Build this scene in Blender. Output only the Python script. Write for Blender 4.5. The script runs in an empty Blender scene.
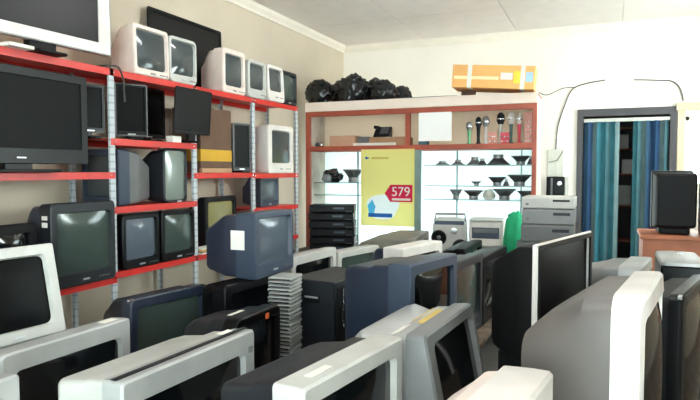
import bpy, bmesh, math, random
from mathutils import Vector, Matrix, Euler, noise
R = math.radians
random.seed(7)
scn = bpy.context.scene
C = scn.collection

# ------------------------------------------------------------------ camera, world, light, exposure
cam_d = bpy.data.cameras.new('camera'); cam = bpy.data.objects.new('camera', cam_d); C.objects.link(cam)
cam_d.sensor_width = 36.0; cam_d.lens = 604.0 / 700.0 * 36.0; cam_d.clip_start = 0.05
cam.location = (0, 0, 1.5); cam.rotation_euler = (R(90 - 2.8435), 0, R(22.8635))
scn.camera = cam
scn.view_settings.view_transform = 'Standard'; scn.view_settings.look = 'None'
scn.view_settings.gamma = 1.0; scn.view_settings.use_curve_mapping = False
scn.view_settings.exposure = 0.7

world = bpy.data.worlds.new('world'); scn.world = world; world.use_nodes = True
bg = world.node_tree.nodes['Background']
bg.inputs[0].default_value = (0.93, 0.97, 1.0, 1); bg.inputs[1].default_value = 9.0

def area(name, loc, rot, sx, sy, power, col=(1, 1, 1)):
    l = bpy.data.lights.new(name, 'AREA'); l.shape = 'RECTANGLE'; l.size = sx; l.size_y = sy
    l.energy = power; l.color = col
    o = bpy.data.objects.new(name, l); C.objects.link(o); o.location = loc; o.rotation_euler = [R(a) for a in rot]
    return o
area('side_window_offscreen', (2.72, 6.1, 2.1), (90, 0, 90), 1.9, 1.1, 90, (1, 0.985, 0.96))

# ------------------------------------------------------------------ helpers
def lin(c):
    return tuple(((x / 255) / 12.92 if x / 255 <= 0.04045 else ((x / 255 + 0.055) / 1.055) ** 2.4) for x in c)
MATS = {}
def mat(name, rgb, rough=0.5, metal=0.0, var=0.12, scale=6.0, bump=0.0, spec=0.5, coat=0.0):
    if name in MATS: return MATS[name]
    m = bpy.data.materials.new(name); m.use_nodes = True; nt = m.node_tree
    b = nt.nodes['Principled BSDF']; c = lin(rgb)
    tc = nt.nodes.new('ShaderNodeTexCoord'); n = nt.nodes.new('ShaderNodeTexNoise')
    n.inputs['Scale'].default_value = scale; n.inputs['Detail'].default_value = 4
    nt.links.new(tc.outputs['Object'], n.inputs['Vector'])
    r = nt.nodes.new('ShaderNodeValToRGB')
    r.color_ramp.elements[0].position = 0.3; r.color_ramp.elements[1].position = 0.7
    r.color_ramp.elements[0].color = (*[x * (1 - var) for x in c], 1)
    r.color_ramp.elements[1].color = (*[min(1, x * (1 + var)) for x in c], 1)
    nt.links.new(n.outputs['Fac'], r.inputs['Fac']); nt.links.new(r.outputs['Color'], b.inputs['Base Color'])
    b.inputs['Roughness'].default_value = rough; b.inputs['Metallic'].default_value = metal
    b.inputs['Specular IOR Level'].default_value = spec; b.inputs['Coat Weight'].default_value = coat
    if bump:
        n2 = nt.nodes.new('ShaderNodeTexNoise'); n2.inputs['Scale'].default_value = scale * 12
        nt.links.new(tc.outputs['Object'], n2.inputs['Vector'])
        bp = nt.nodes.new('ShaderNodeBump'); bp.inputs['Strength'].default_value = bump; bp.inputs['Distance'].default_value = 0.01
        nt.links.new(n2.outputs['Fac'], bp.inputs['Height']); nt.links.new(bp.outputs['Normal'], b.inputs['Normal'])
    MATS[name] = m
    return m
# plastics
WHITE = mat('white_plastic', (226, 218, 212), 0.4)
CREAM = mat('cream_plastic', (232, 214, 204), 0.42)
SILVER = mat('silver_plastic', (176, 176, 174), 0.34, 0.15)
SILVERD = mat('dark_silver_plastic', (124, 124, 124), 0.38, 0.15)
GREY = mat('grey_plastic', (104, 105, 106), 0.45)
WARM = mat('warm_grey_plastic', (96, 90, 86), 0.5)
BRGREY = mat('brown_grey_plastic', (128, 124, 114), .5)
PALE = mat('pale_grey_plastic', (196, 194, 188), 0.4)
CHAR = mat('charcoal_plastic', (29, 32, 37), 0.42, spec=.35)
BLACK = mat('black_plastic', (10, 11, 13), 0.36, spec=.22)
NAVY = mat('blue_black_plastic', (34, 43, 60), 0.4)
SLATE = mat('slate_plastic', (54, 65, 82), 0.42)
DULL = mat('matt_black_plastic', (12, 12, 14), 0.6, spec=.25)
GRILL = mat('grille_mesh', (36, 37, 40), 0.7)
BUTTON = mat('button_plastic', (96, 98, 100), 0.4)
CHROME = mat('chrome_trim', (215, 218, 220), 0.2, 0.8)
PAPER = mat('paper', (236, 232, 222), 0.8, var=0.05)
YPAPER = mat('yellow_paper', (214, 186, 104), 0.8)
ORANGE = mat('orange_sticker', (226, 104, 48), 0.6)
BADGE = mat('badge_metal', (200, 202, 204), 0.3, 0.6)
def glass_screen(name, rgb, rough=0.08):
    return mat(name, rgb, rough, 0, 0.08, 3, 0, 0.6)
SCR = glass_screen('screen_glass_dark', (14, 17, 19))
SCRG = glass_screen('screen_glass_grey', (62, 70, 72), 0.1)
SCRT = glass_screen('screen_glass_green', (62, 74, 70), 0.12)
SCRB = glass_screen('screen_glass_blue', (84, 93, 104), 0.16)
SCRY = glass_screen('screen_glass_yellow', (128, 122, 78), 0.14)
LCDS = mat('lcd_panel_black', (9, 10, 11), 0.08, 0, .08, 3, 0, .2)
LCDM = mat('lcd_panel_matt', (7, 8, 9), 0.45, 0, .08, 3, 0, .1)
SCRP = glass_screen('picture_tube_glass', (122, 132, 124), 0.2)
LCDG = mat('lcd_panel_grey', (34, 33, 33), 0.3, 0, .08, 3, 0, .15)
# furniture
REDMET = mat('red_enamel_steel', (206, 44, 36), 0.38, var=0.1, scale=9)
REDWOOD = mat('red_brown_wood', (164, 76, 54), 0.5, var=0.18, scale=5)
ORWOOD = mat('orange_wood', (178, 104, 70), 0.5, var=0.2, scale=4)
FASCIA = mat('cream_fascia', (244, 226, 212), 0.5, var=0.03)
PLANK = mat('rough_plank', (96, 80, 64), 0.8, var=0.25, scale=8, bump=0.2)
CARD = mat('cardboard', (176, 136, 104), 0.85, var=0.1)
PINKCARD = mat('pinkish_cardboard', (206, 160, 132), 0.85, var=0.08)
BROWN = mat('brown_cardboard', (104, 78, 62), 0.85)
YELLOW = mat('yellow_print', (206, 160, 44), 0.7)
BAG = mat('black_bag_plastic', (22, 24, 27), 0.22, var=0.4, scale=8)
GREEN = mat('green_cloth', (24, 172, 118), 0.7, var=0.15)

def post_material():
    m = bpy.data.materials.new('perforated_grey_steel'); m.use_nodes = True; nt = m.node_tree
    b = nt.nodes['Principled BSDF']; b.inputs['Roughness'].default_value = 0.5; b.inputs['Metallic'].default_value = 0.0
    tc = nt.nodes.new('ShaderNodeTexCoord'); sp = nt.nodes.new('ShaderNodeSeparateXYZ')
    nt.links.new(tc.outputs['Object'], sp.inputs[0])
    mul = nt.nodes.new('ShaderNodeMath'); mul.operation = 'MULTIPLY'; mul.inputs[1].default_value = 20
    fr = nt.nodes.new('ShaderNodeMath'); fr.operation = 'FRACT'
    lt = nt.nodes.new('ShaderNodeMath'); lt.operation = 'LESS_THAN'; lt.inputs[1].default_value = 0.25
    nt.links.new(sp.outputs[2], mul.inputs[0]); nt.links.new(mul.outputs[0], fr.inputs[0]); nt.links.new(fr.outputs[0], lt.inputs[0])
    n = nt.nodes.new('ShaderNodeTexNoise'); n.inputs['Scale'].default_value = 25
    nt.links.new(tc.outputs['Object'], n.inputs['Vector'])
    mx = nt.nodes.new('ShaderNodeMix'); mx.data_type = 'RGBA'
    mx.inputs[6].default_value = (*lin((188, 194, 198)), 1); mx.inputs[7].default_value = (*lin((128, 134, 138)), 1)
    ml = nt.nodes.new('ShaderNodeMath'); ml.operation = 'MULTIPLY'
    nt.links.new(lt.outputs[0], ml.inputs[0]); nt.links.new(n.outputs['Fac'], ml.inputs[1])
    nt.links.new(ml.outputs[0], mx.inputs[0]); nt.links.new(mx.outputs[2], b.inputs['Base Color'])
    return m
POST = post_material()
def clear_glass():
    m = bpy.data.materials.new('clear_glass'); m.use_nodes = True; nt = m.node_tree
    nt.nodes.remove(nt.nodes['Principled BSDF']); out = nt.nodes['Material Output']
    t = nt.nodes.new('ShaderNodeBsdfTransparent'); t.inputs[0].default_value = (0.88, 0.95, 0.94, 1)
    g = nt.nodes.new('ShaderNodeBsdfGlossy'); g.inputs[1].default_value = 0.03
    fz = nt.nodes.new('ShaderNodeFresnel'); fz.inputs[0].default_value = 1.25
    mx = nt.nodes.new('ShaderNodeMixShader')
    nt.links.new(fz.outputs[0], mx.inputs[0]); nt.links.new(t.outputs[0], mx.inputs[1]); nt.links.new(g.outputs[0], mx.inputs[2])
    nt.links.new(mx.outputs[0], out.inputs[0]); return m
GLASS = clear_glass()
def opal():
    m = bpy.data.materials.new('opal_panel'); m.use_nodes = True; nt = m.node_tree
    nt.nodes.remove(nt.nodes['Principled BSDF']); out = nt.nodes['Material Output']
    t = nt.nodes.new('ShaderNodeBsdfTranslucent'); t.inputs[0].default_value = (0.86, 0.93, 0.93, 1)
    d = nt.nodes.new('ShaderNodeBsdfDiffuse'); d.inputs[0].default_value = (0.8, 0.84, 0.84, 1)
    mx = nt.nodes.new('ShaderNodeMixShader'); mx.inputs[0].default_value = 0.3
    nt.links.new(t.outputs[0], mx.inputs[1]); nt.links.new(d.outputs[0], mx.inputs[2]); nt.links.new(mx.outputs[0], out.inputs[0]); return m
OPAL = opal()

def thin_paper(name, rgb, front=.4):
    m = bpy.data.materials.new(name); m.use_nodes = True; nt = m.node_tree
    nt.nodes.remove(nt.nodes['Principled BSDF']); out = nt.nodes['Material Output']; c = (*lin(rgb), 1)
    a = nt.nodes.new('ShaderNodeBsdfTranslucent'); a.inputs[0].default_value = c; b = nt.nodes.new('ShaderNodeBsdfDiffuse'); b.inputs[0].default_value = c
    mx = nt.nodes.new('ShaderNodeMixShader'); mx.inputs[0].default_value = front
    nt.links.new(a.outputs[0], mx.inputs[1]); nt.links.new(b.outputs[0], mx.inputs[2]); nt.links.new(mx.outputs[0], out.inputs[0]); return m
class MB:
    def __init__(s): s.v = []; s.f = []
    def add(s, vs, fs):
        o = len(s.v); s.v += [tuple(p) for p in vs]; s.f += [tuple(i + o for i in f) for f in fs]; return s
    def box(s, x0, x1, y0, y1, z0, z1):
        return s.add([(x0,y0,z0),(x1,y0,z0),(x1,y1,z0),(x0,y1,z0),(x0,y0,z1),(x1,y0,z1),(x1,y1,z1),(x0,y1,z1)],
                     [(0,3,2,1),(4,5,6,7),(0,1,5,4),(1,2,6,5),(2,3,7,6),(3,0,4,7)])
    def loft(s, rings, cap0=True, cap1=True):
        n = len(rings[0]); vs = [p for r in rings for p in r]; fs = []
        for k in range(len(rings) - 1):
            for i in range(n):
                j = (i + 1) % n; fs.append((k*n+i, k*n+j, (k+1)*n+j, (k+1)*n+i))
        if cap0: fs.append(tuple(range(n - 1, -1, -1)))
        if cap1: fs.append(tuple((len(rings)-1)*n + i for i in range(n)))
        return s.add(vs, fs)
    def bbox(s, x0, x1, y0, y1, z0, z1, b=0.006):
        def ring(z, i):
            a0, a1, c0, c1 = x0+i, x1-i, y0+i, y1-i
            return [(a0+b,c0,z),(a1-b,c0,z),(a1,c0+b,z),(a1,c1-b,z),(a1-b,c1,z),(a0+b,c1,z),(a0,c1-b,z),(a0,c0+b,z)]
        return s.loft([ring(z0, b*.7), ring(z0+b, 0), ring(z1-b, 0), ring(z1, b*.7)])
    def tube(s, pts, r, n=6):
        pts = [Vector(p) for p in pts]; rings = []
        for i, p in enumerate(pts):
            d = (pts[min(i+1, len(pts)-1)] - pts[max(i-1, 0)]).normalized()
            a = d.cross(Vector((0, 0, 1)))
            if a.length < 0.05: a = d.cross(Vector((1, 0, 0)))
            a.normalize(); b = d.cross(a).normalized()
            rr_ = r[i] if isinstance(r, (list, tuple)) else r
            rings.append([p + a*math.cos(2*math.pi*k/n)*rr_ + b*math.sin(2*math.pi*k/n)*rr_ for k in range(n)])
        return s.loft(rings)
    def lathe(s, prof, cx=0, cy=0, cz=0, n=20, axis='z'):
        rings = []
        for r, h in prof:
            ring = []
            for k in range(n):
                a = 2*math.pi*k/n; u, w = r*math.cos(a), r*math.sin(a)
                ring.append((cx+u, cy+w, cz+h) if axis == 'z' else (cx+u, cy-h, cz+w))
            rings.append(ring)
        return s.loft(rings)
    def build(s, name, material, parent=None, smooth=32, label=None):
        me = bpy.data.meshes.new(name); me.from_pydata(s.v, [], s.f)
        bm = bmesh.new(); bm.from_mesh(me); bmesh.ops.recalc_face_normals(bm, faces=bm.faces); bm.to_mesh(me); bm.free()
        me.materials.append(material)
        if smooth: me.shade_smooth(); me.set_sharp_from_angle(angle=R(smooth))
        o = bpy.data.objects.new(name, me); C.objects.link(o)
        if parent is not None: o.parent = parent
        if label: o['label'] = label
        return o
def tag(o, label, cat, group=None):
    o['label'] = label; o['category'] = cat
    if group: o['group'] = group
    return o
def thing(name, label, cat, loc=(0,0,0), rz=0.0, group=None, tilt=0.0):
    o = bpy.data.objects.new(name, None); C.objects.link(o); o.empty_display_size = 0.1
    o.location = loc; o.rotation_euler = (R(tilt), 0, R(rz))
    return tag(o, label, cat, group)
def struct(name, m, material, parent=None, smooth=0):
    o = m.build(name, material, parent, smooth)
    if parent is None: o['kind'] = 'structure'
    return o
def copy_tree(o, parent=None):
    c = o.copy(); C.objects.link(c); c.parent = parent
    for ch in [k for k in o.children]: copy_tree(ch, c)
    return c
def rr(w, h, r, cx, y, cz, n=5, fy=None):
    r = min(r, w*.49, h*.49); pts = []
    for (sx, sz, a0) in ((1,-1,-90),(1,1,0),(-1,1,90),(-1,-1,180)):
        for k in range(n):
            a = R(a0 + 90*k/(n-1))
            x = cx + sx*(w/2 - r) + r*math.cos(a); z = cz + sz*(h/2 - r) + r*math.sin(a)
            pts.append((x, y + (fy(x, z) if fy else 0), z))
    return pts

# ------------------------------------------------------------------ televisions
def crt(name, label, loc, rz, w, h, d, bezel=BLACK, rear=None, screen=SCR, bd=0.08, m=(.05,.05,.05,.09), stand=0.0,
        r=0.03, slant=0.0, bow=0.0, taper=.62, drop=.30, group=None, cat='television', grille=None, buttons=True,
        tilt=0.0, shell=.95, trim=None):
    rear = rear or bezel
    t = thing(name, label, cat, loc, rz, group, tilt)
    ml, mr, mt, mb = m; SHAPE[t.name] = (h, stand, d, bd, drop)
    z0 = stand; cz = z0 + h/2
    fy = lambda x, z: -slant*(1 - (z - z0)/h) - bow*(1 - (2*x/w)**2)
    ow, oh = w - ml - mr, h - mt - mb; ocx = (ml - mr)/2; ocz = z0 + mb + oh/2
    b = MB()
    b.loft([rr(w*.985, h*.985, r, 0, bd, cz), rr(w, h, r, 0, bd*.4, cz, fy=lambda x, z: fy(x, z)*.5), rr(w, h, r, 0, .008, cz, fy=fy), rr(w-.014, h-.014, r*.9, 0, 0, cz, fy=fy),
            rr(ow, oh, .025, ocx, 0, ocz, fy=fy), rr(ow-.014, oh-.014, .03, ocx, .022, ocz, fy=fy)], cap0=True, cap1=False)
    b.build('front_bezel', bezel, t)
    s = MB(); nx, nz = 10, 8; vs = []; fs = []
    for j in range(nz+1):
        for i in range(nx+1):
            u, v = i/nx*2-1, j/nz*2-1; x = ocx+u*ow/2*.99; z = ocz+v*oh/2*.99
            vs.append((x, .021 + fy(x, z) - .018*(1-u*u)*(1-.0*v) * (1-v*v)**.5, z))
    for j in range(nz):
        for i in range(nx): a = j*(nx+1)+i; fs.append((a, a+1, a+nx+2, a+nx+1))
    s.add(vs, fs).build('screen', screen, t, 60)
    q = MB(); tp = taper
    def ring(y, sw, top, bot, rad): return rr(w*sw, h*(top-bot), rad, 0, y, z0 + h*(top+bot)/2)
    q.loft([ring(bd-.004, shell, .97, .02, r), ring(bd + (d-bd)*.3, shell-.01, .96, .02, r*1.2), ring(bd+(d-bd)*.42, shell-.05, .93, .03, r*1.6),
            ring(bd + (d-bd)*.78, tp+.08, 1-drop*.8, .05, r*1.8), ring(d-.02, tp, 1-drop, .06, r*1.6), ring(d, tp-.06, 1-drop-.04, .1, r)])
    q.build('rear_housing', rear, t)
    if stand:
        MB().bbox(-w*.36, w*.36, .03, d*.8, 0, stand+.03, .012).build('stand', DULL, t)
    if grille:
        for sx in (-1, 1):
            mw = (ml if sx < 0 else mr)
            g = MB(); xc = sx*(w/2 - mw/2)
            ns = 10
            for k in range(ns):
                z = z0+mb + oh*(k+.5)/ns
                g.add([(xc-mw*.3, fy(xc, z)-.001, z-oh*.3/ns), (xc+mw*.3, fy(xc, z)-.001, z-oh*.3/ns), (xc+mw*.3, fy(xc, z)-.001, z+oh*.3/ns), (xc-mw*.3, fy(xc, z)-.001, z+oh*.3/ns),
                       (xc-mw*.3, fy(xc, z)+.004, z-oh*.3/ns), (xc+mw*.3, fy(xc, z)+.004, z-oh*.3/ns), (xc+mw*.3, fy(xc, z)+.004, z+oh*.3/ns), (xc-mw*.3, fy(xc, z)+.004, z+oh*.3/ns)],
                      [(0,1,2,3),(7,6,5,4),(0,4,5,1),(1,5,6,2),(2,6,7,3),(3,7,4,0)])
            g.build('speaker_grille', grille, t, 0)
    zb = z0 + mb*.45
    MB().bbox(-.028, .028, fy(0, zb)-.003, fy(0, zb)+.004, zb-.006, zb+.006, .002).build('badge', BADGE if bezel not in (WHITE, CREAM) else SILVERD, t)
    if buttons:
        for k in range(4):
            x = w*.22 + k*.024; y = fy(x, zb)
            MB().bbox(x-.007, x+.007, y-.004, y+.004, zb-.004, zb+.004, .0015).build('button', BUTTON, t)
    if trim:
        MB().loft([rr(w+.002, .012, .005, 0, bd*.35, z0+h*.985), rr(w+.002, .012, .005, 0, .004, z0+h*.985, fy=fy)]).build('trim_strip', trim, t)
    return t
def flat(name, label, loc, rz, w, h, bezel=BLACK, screen=LCDS, rear=None, bz=.03, bot=None, thick=.03, stand=.06, group=None, cat='television', standm=None,
         tilt=0.0, edge=None, base=True, foot_w=.45, badge=True):
    rear = rear or DULL
    t = thing(name, label, cat, loc, rz, group, tilt); bot = bot or bz
    z0 = stand; cz = z0+h/2; ow, oh = w-2*bz, h-bz-bot; ocz = z0+bot+oh/2
    if edge:
        MB().loft([rr(w, h, .014, 0, thick, cz), rr(w+.004, h+.004, .014, 0, .0, cz), rr(w-.012, h-.012, .01, 0, -.004, cz), rr(w-.014, h-.014, .01, 0, .004, cz)], True, False).build('edge_frame', edge, t)
        b = MB().loft([rr(w-.013, h-.013, .01, 0, .004, cz), rr(w-.013, h-.013, .01, 0, -.001, cz), rr(ow, oh, .006, 0, -.001, ocz), rr(ow-.006, oh-.006, .005, 0, .008, ocz)], False, False)
    else:
        b = MB().loft([rr(w*.99, h*.99, .014, 0, thick, cz), rr(w, h, .016, 0, thick*.3, cz), rr(w, h, .016, 0, .004, cz), rr(w-.008, h-.008, .013, 0, 0, cz), rr(ow, oh, .006, 0, 0, ocz), rr(ow-.006, oh-.006, .005, 0, .008, ocz)], True, False)
    b.build('bezel', bezel, t)
    MB().box(-ow/2, ow/2, .007, .012, ocz-oh/2, ocz+oh/2).build('screen', screen, t, 0)
    MB().loft([rr(w*.96, h*.94, .02, 0, thick-.002, cz), rr(w*.9, h*.86, .03, 0, thick+.02, cz), rr(w*.7, h*.6, .04, 0, thick+.045, cz)]).build('rear_cover', rear, t)
    if badge:
        MB().bbox(-.03, .03, -.003, .003, z0+bot*.4-.004, z0+bot*.4+.004, .001).build('badge', BADGE, t)
    if stand and base:
        MB().bbox(-w*.09, w*.09, thick*.3, thick+.03, .012, stand+.04, .006).build('stand_neck', standm or bezel, t)
        MB().bbox(-w*foot_w/2, w*foot_w/2, -.07, thick+.13, 0, .018, .006).build('stand_base', standm or bezel, t)
    return t
def sticker(parent, material, name, x0, x1, y0, y1, z0, z1, label=None, rz=0):
    o = MB().box(x0, x1, y0, y1, z0, z1).build(name, material, parent, 0, label); return o
SHAPE = {}
def top_z(t, y):
    h, st, d, bd, drop = SHAPE[t.name]
    if y <= bd: return st+h
    P = [(bd-.004, .97), (bd+(d-bd)*.3, .96), (bd+(d-bd)*.42, .93), (bd+(d-bd)*.78, 1-drop*.8), (d-.02, 1-drop)]
    for (a, p), (b, q) in zip(P, P[1:]):
        if y <= b: return st+h*(p+(q-p)*(y-a)/(b-a))
    return st+h*(1-drop)
def on_top(t, material, name, x0, x1, y0, y1, skew=0.0):
    za, zb = top_z(t, y0)+.0015, top_z(t, y1)+.0015; k = skew
    MB().add([(x0+k, y0, za), (x1+k, y0, za), (x1, y1, zb), (x0, y1, zb), (x0+k, y0, za+.002), (x1+k, y0, za+.002), (x1, y1, zb+.002), (x0, y1, zb+.002)],
             [(0,3,2,1),(4,5,6,7),(0,1,5,4),(1,2,6,5),(2,3,7,6),(3,0,4,7)]).build(name, material, t, 0)

# ------------------------------------------------------------------ the room
XL, XR, YF, YB, ZC = -3.52, 2.6, -2.1, 8.1, 3.275
WALLM = mat('beige_wall_paint', (206, 192, 172), 0.85, var=0.05, scale=1.6, bump=0.05)
CREAMW = mat('cream_wall_paint', (240, 232, 222), 0.85, var=0.03, scale=1.4, bump=0.05)
CEILM = mat('white_ceiling_board', (232, 224, 218), 0.85, var=0.03)
FLOORM = mat('concrete_floor', (104, 100, 95), 0.7, var=0.2, scale=2.5, bump=0.1)
struct('floor', MB().box(XL-.2, XR+.2, YF-.2, 10.0, -.12, 0), FLOORM)
ceil = struct('ceiling', MB().box(XL-.2, XR+.2, YF-.2, YB+.2, ZC+.012, ZC+.15), CEILM)
bw = (XR-XL)/5; ymin = YF; nb = 8; bl = (YB-YF)/nb
proto_me = None
for i in range(5):
    for j in range(nb):
        x0, y0 = XL+i*bw, YF+j*bl
        if proto_me is None:
            o = MB().bbox(.004, bw-.004, .004, bl-.004, 0, .014, .003).build('ceiling_board', CEILM, ceil, 0); proto_me = o.data
        else:
            o = bpy.data.objects.new('ceiling_board', proto_me); C.objects.link(o); o.parent = ceil
        o.location = (x0, y0, ZC)
struct('wall_left', MB().box(XL-.15, XL, YF-.15, YB+.15, 0, ZC+.014), WALLM)
def wall_with_holes(name, material, u0, u1, holes, place):
    m = MB(); xs = sorted({u0, u1, *[h[0] for h in holes], *[h[1] for h in holes]})
    for a, b in zip(xs, xs[1:]):
        hs = [h for h in holes if h[0] <= a+1e-6 and h[1] >= b-1e-6]
        zs = 0.0
        for h in sorted(hs, key=lambda q: q[2]):
            if h[2] > zs: place(m, a, b, zs, h[2])
            zs = h[3]
        if zs < ZC: place(m, a, b, zs, ZC+.014)
    return struct(name, m, material)
DX0, DX1, DZ = -.26, .70, 2.16
W2 = (.86, 1.95, 1.30, 2.13)
W1 = (-3.35, -.85, .38, 1.82)
wall_with_holes('wall_back', CREAMW, XL-.15, XR+.15, [(W1[0], W1[1], W1[2], W1[3]), (DX0, DX1, 0.0, DZ), W2], lambda m, a, b, z0, z1: m.box(a, b, YB, YB+.16, z0, z1))
wall_with_holes('wall_right', WALLM, YF-.15, YB+.15, [(5.1, 7.1, 1.5, 2.7)], lambda m, a, b, z0, z1: m.box(XR, XR+.16, a, b, z0, z1))
wall_with_holes('wall_front', WALLM, XL-.15, XR+.15, [(-2.0, 2.3, .3, 2.6)], lambda m, a, b, z0, z1: m.box(a, b, YF-.16, YF, z0, z1))
# cornices
COR = mat('cornice_plaster', (236, 226, 212), 0.8, var=0.04)
def cornice(name, p0, p1, nx, ny):
    m = MB(); prof = [(0, 0), (0, -.09), (.02, -.09), (.03, -.06), (.06, -.03), (.075, 0)]
    m.loft([[(p[0]+nx*a, p[1]+ny*a, ZC+z) for a, z in prof] for p in (p0, p1)]); return struct(name, m, COR)
cornice('trim_1', (XL, YF), (XL, YB), 1, 0); cornice('trim_2', (XL, YB), (XR, YB), 0, -1)
# windows
WF = mat('window_frame_paint', (232, 226, 214), 0.5)
def window(name, u0, u1, z0, z1, y, bars, plane='y'):
    m = MB(); t = .045
    def bx(a0, a1, c0, c1, dd=.03):
        (m.box(a0, a1, y, y+dd, c0, c1) if plane == 'y' else m.box(y, y+dd, a0, a1, c0, c1))
    bx(u0, u1, z0, z0+t); bx(u0, u1, z1-t, z1); bx(u0, u0+t, z0, z1); bx(u1-t, u1, z0, z1)
    for k in range(1, bars): c = u0+(u1-u0)*k/bars; bx(c-.015, c+.015, z0, z1)
    w = struct(name, m, WF)
    for k in range(bars):
        a, b = u0+(u1-u0)*k/bars+.012, u0+(u1-u0)*(k+1)/bars-.012
        (MB().box(a, b, y+.012, y+.018, z0+.02, z1-.02) if plane == 'y' else MB().box(y+.012, y+.018, a, b, z0+.02, z1-.02)).build('pane', GLASS, w, 0)
    return w
window('window_1', W1[0], W1[1], W1[2], W1[3], YB+.06, 3)
w2 = window('window_2', W2[0], W2[1], W2[2], W2[3], YB+.06, 3)
for k in range(1, 4):
    z = W2[2]+(W2[3]-W2[2])*k/4; MB().tube([(W2[0], YB+.05, z), (W2[1], YB+.05, z)], .007).build('grille_bar', WF, w2)
window('window_3', 5.1, 7.1, 1.5, 2.7, XR+.06, 3, 'x')
window('window_4', -2.0, 2.3, .3, 2.6, YF-.09, 4)
struct('trim_3', MB().box(.76, 2.1, YB-.05, YB, 2.2, 2.29).box(.78, .85, YB-.03, YB, 1.2, 2.2), mat('lintel_paint', (214, 196, 164), .7))
# door frame and back store room
DFM = mat('door_frame_paint', (66, 63, 66), 0.5)
d1 = struct('door_1', MB().box(DX0-.07, DX0, YB-.03, YB+.16, 0, DZ+.09).box(DX1, DX1+.07, YB-.03, YB+.16, 0, DZ+.09).box(DX0, DX1, YB-.03, YB+.16, DZ, DZ+.09), DFM)
STORE = mat('store_room_paint', (92, 92, 92), 0.85)
struct('wall_store_room', MB().box(-.62, -.55, YB+.17, 9.9, 0, 2.6).box(.79, .86, YB+.17, 9.9, 0, 2.6).box(-.62, .86, 9.9, 9.97, 0, 2.6).box(-.62, .86, YB+.17, 9.97, 2.6, 2.66), STORE)

# ceiling fluorescent fixtures (out of the frame above, mirrored in the screens)
def lamp(label, x, y):
    t = thing('fluorescent_light_offscreen', label, 'ceiling light', (x, y, ZC-.085), 90)
    MB().bbox(-.62, .62, -.05, .05, .03, .085, .008).build('housing', WHITE, t)
    tm = bpy.data.materials.get('tube_glow')
    if not tm:
        tm = bpy.data.materials.new('tube_glow'); tm.use_nodes = True; b = tm.node_tree.nodes['Principled BSDF']
        b.inputs['Emission Color'].default_value = (.95, .98, 1, 1); b.inputs['Emission Strength'].default_value = 95
    MB().tube([(-.58, 0, .012), (.58, 0, .012)], .014, 8).build('light_tube_offscreen', tm, t)
    for sx in (-1, 1): MB().bbox(sx*.6-.02, sx*.6+.02, -.02, .02, -.008, .04, .004).build('end_cap', WHITE, t)
lamp('white fluorescent tube fitting on the ceiling over the wide silver television', -.8, 1.4)
lamp('white fluorescent tube fitting on the ceiling over the black speaker', -.8, 4.4)

# ------------------------------------------------------------------ steel rack
PY = [1.90, 3.18, 4.08, 4.98, 5.86]; RX0, RX1 = -3.48, -3.10
rack = thing('steel_rack', 'long red and grey slotted steel rack holding televisions along the beige wall', 'rack', (-3.3, 4.08, 0))
def rel(m, name, material, parent, base, smooth=0):
    o = m.build(name, material, parent, smooth); o.location = Vector((-base[0], -base[1], -base[2])); return o
for y in PY:
    for x, s in ((RX1, -1), (RX0, 1)):
        m = MB(); m.box(x-.002, x+.002, y-.023, y+.023, 0, 2.18).box(min(x, x+s*.035), max(x, x+s*.035), y-.002, y+.002, 0, 2.18)
        rel(m, 'post', POST, rack, (-3.3, 4.08, 0))
SHELVES = {0: [2.185, 1.485, .765], 1: [2.185, 1.715, 1.245, .795], 2: [2.185, 1.475, .795], 3: [2.185, 1.465, 1.125, .795]}
for b, zs in SHELVES.items():
    for z in zs:
        y0, y1 = PY[b]+.004, PY[b+1]-.004
        m = MB(); m.box(RX0+.004, RX1+.004, y0, y1, z-.004, z)
        m.box(RX1+.003, RX1+.006, y0-.02, y1+.02, z-.045, z); m.box(RX0+.003, RX0+.006, y0, y1, z-.045, z)
        m.box(RX1-.012, RX1+.004, y0, y1, z-.045, z-.042)
        s = rel(m, 'shelf', REDMET, rack, (-3.3, 4.08, 0))
        for yy in (y0+.015, y1-.015):
            MB().lathe([(.001, 0), (.006, 0), (.006, .005), (.001, .006)], RX1+.006, yy, z-.024, 8, 'z').build('bolt', CHROME, s)

# ---- rack contents.  Faces look towards +x: rotation 90 - angle
TSH = 2.186
flat('flat_television', 'large white-framed flat television at the end of the rack top', (-3.08, 2.645, TSH), 88, 1.0, .66, WHITE, LCDG, WHITE, .095, .07, .05, .075, standm=DULL, foot_w=.2, edge=SILVER)
crt('small_television', 'white portable television with pinkish casing on the rack top', (-3.09, 3.575, TSH), 90, .37, .36, .29, CREAM, CREAM, SCRG, .07, (.022,.022,.028,.045), slant=.01, r=.02)
crt('small_television', 'pale grey portable television with rounded casing on the rack top', (-3.10, 3.95, TSH), 88, .33, .355, .29, PALE, PALE, SCRG, .07, (.022,.022,.025,.06), r=.045, bow=.01)
flat('flat_television', 'big black flat television leaning on the wall above the rack', (-3.435, 4.46, TSH), 90, 1.02, .65, BLACK, LCDG, DULL, .035, .05, .02, 0, tilt=-1)
crt('small_television', 'cream boxy portable television on the rack top before the black panel', (-3.09, 4.655, TSH), 90, .36, .39, .29, CREAM, CREAM, SCRG, .1, (.035,.035,.04,.06))
crt('small_television', 'light grey portable television on the rack top beside the cream one', (-3.08, 5.03, TSH), 90, .32, .355, .29, PALE, PALE, SCRG, .06, (.025,.025,.03,.08), r=.05)
crt('small_television', 'white portable television with wide lower panel on the rack top', (-3.08, 5.37, TSH), 90, .32, .36, .29, WHITE, WHITE, SCRG, .06, (.025,.025,.03,.10), r=.04, slant=.02)
crt('small_television', 'dark grey portable television at the cabinet end of the rack top', (-3.09, 5.69, TSH), 90, .32, .35, .29, CHAR, CHAR, SCRT, .06, (.025,.025,.03,.05), r=.03)
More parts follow.
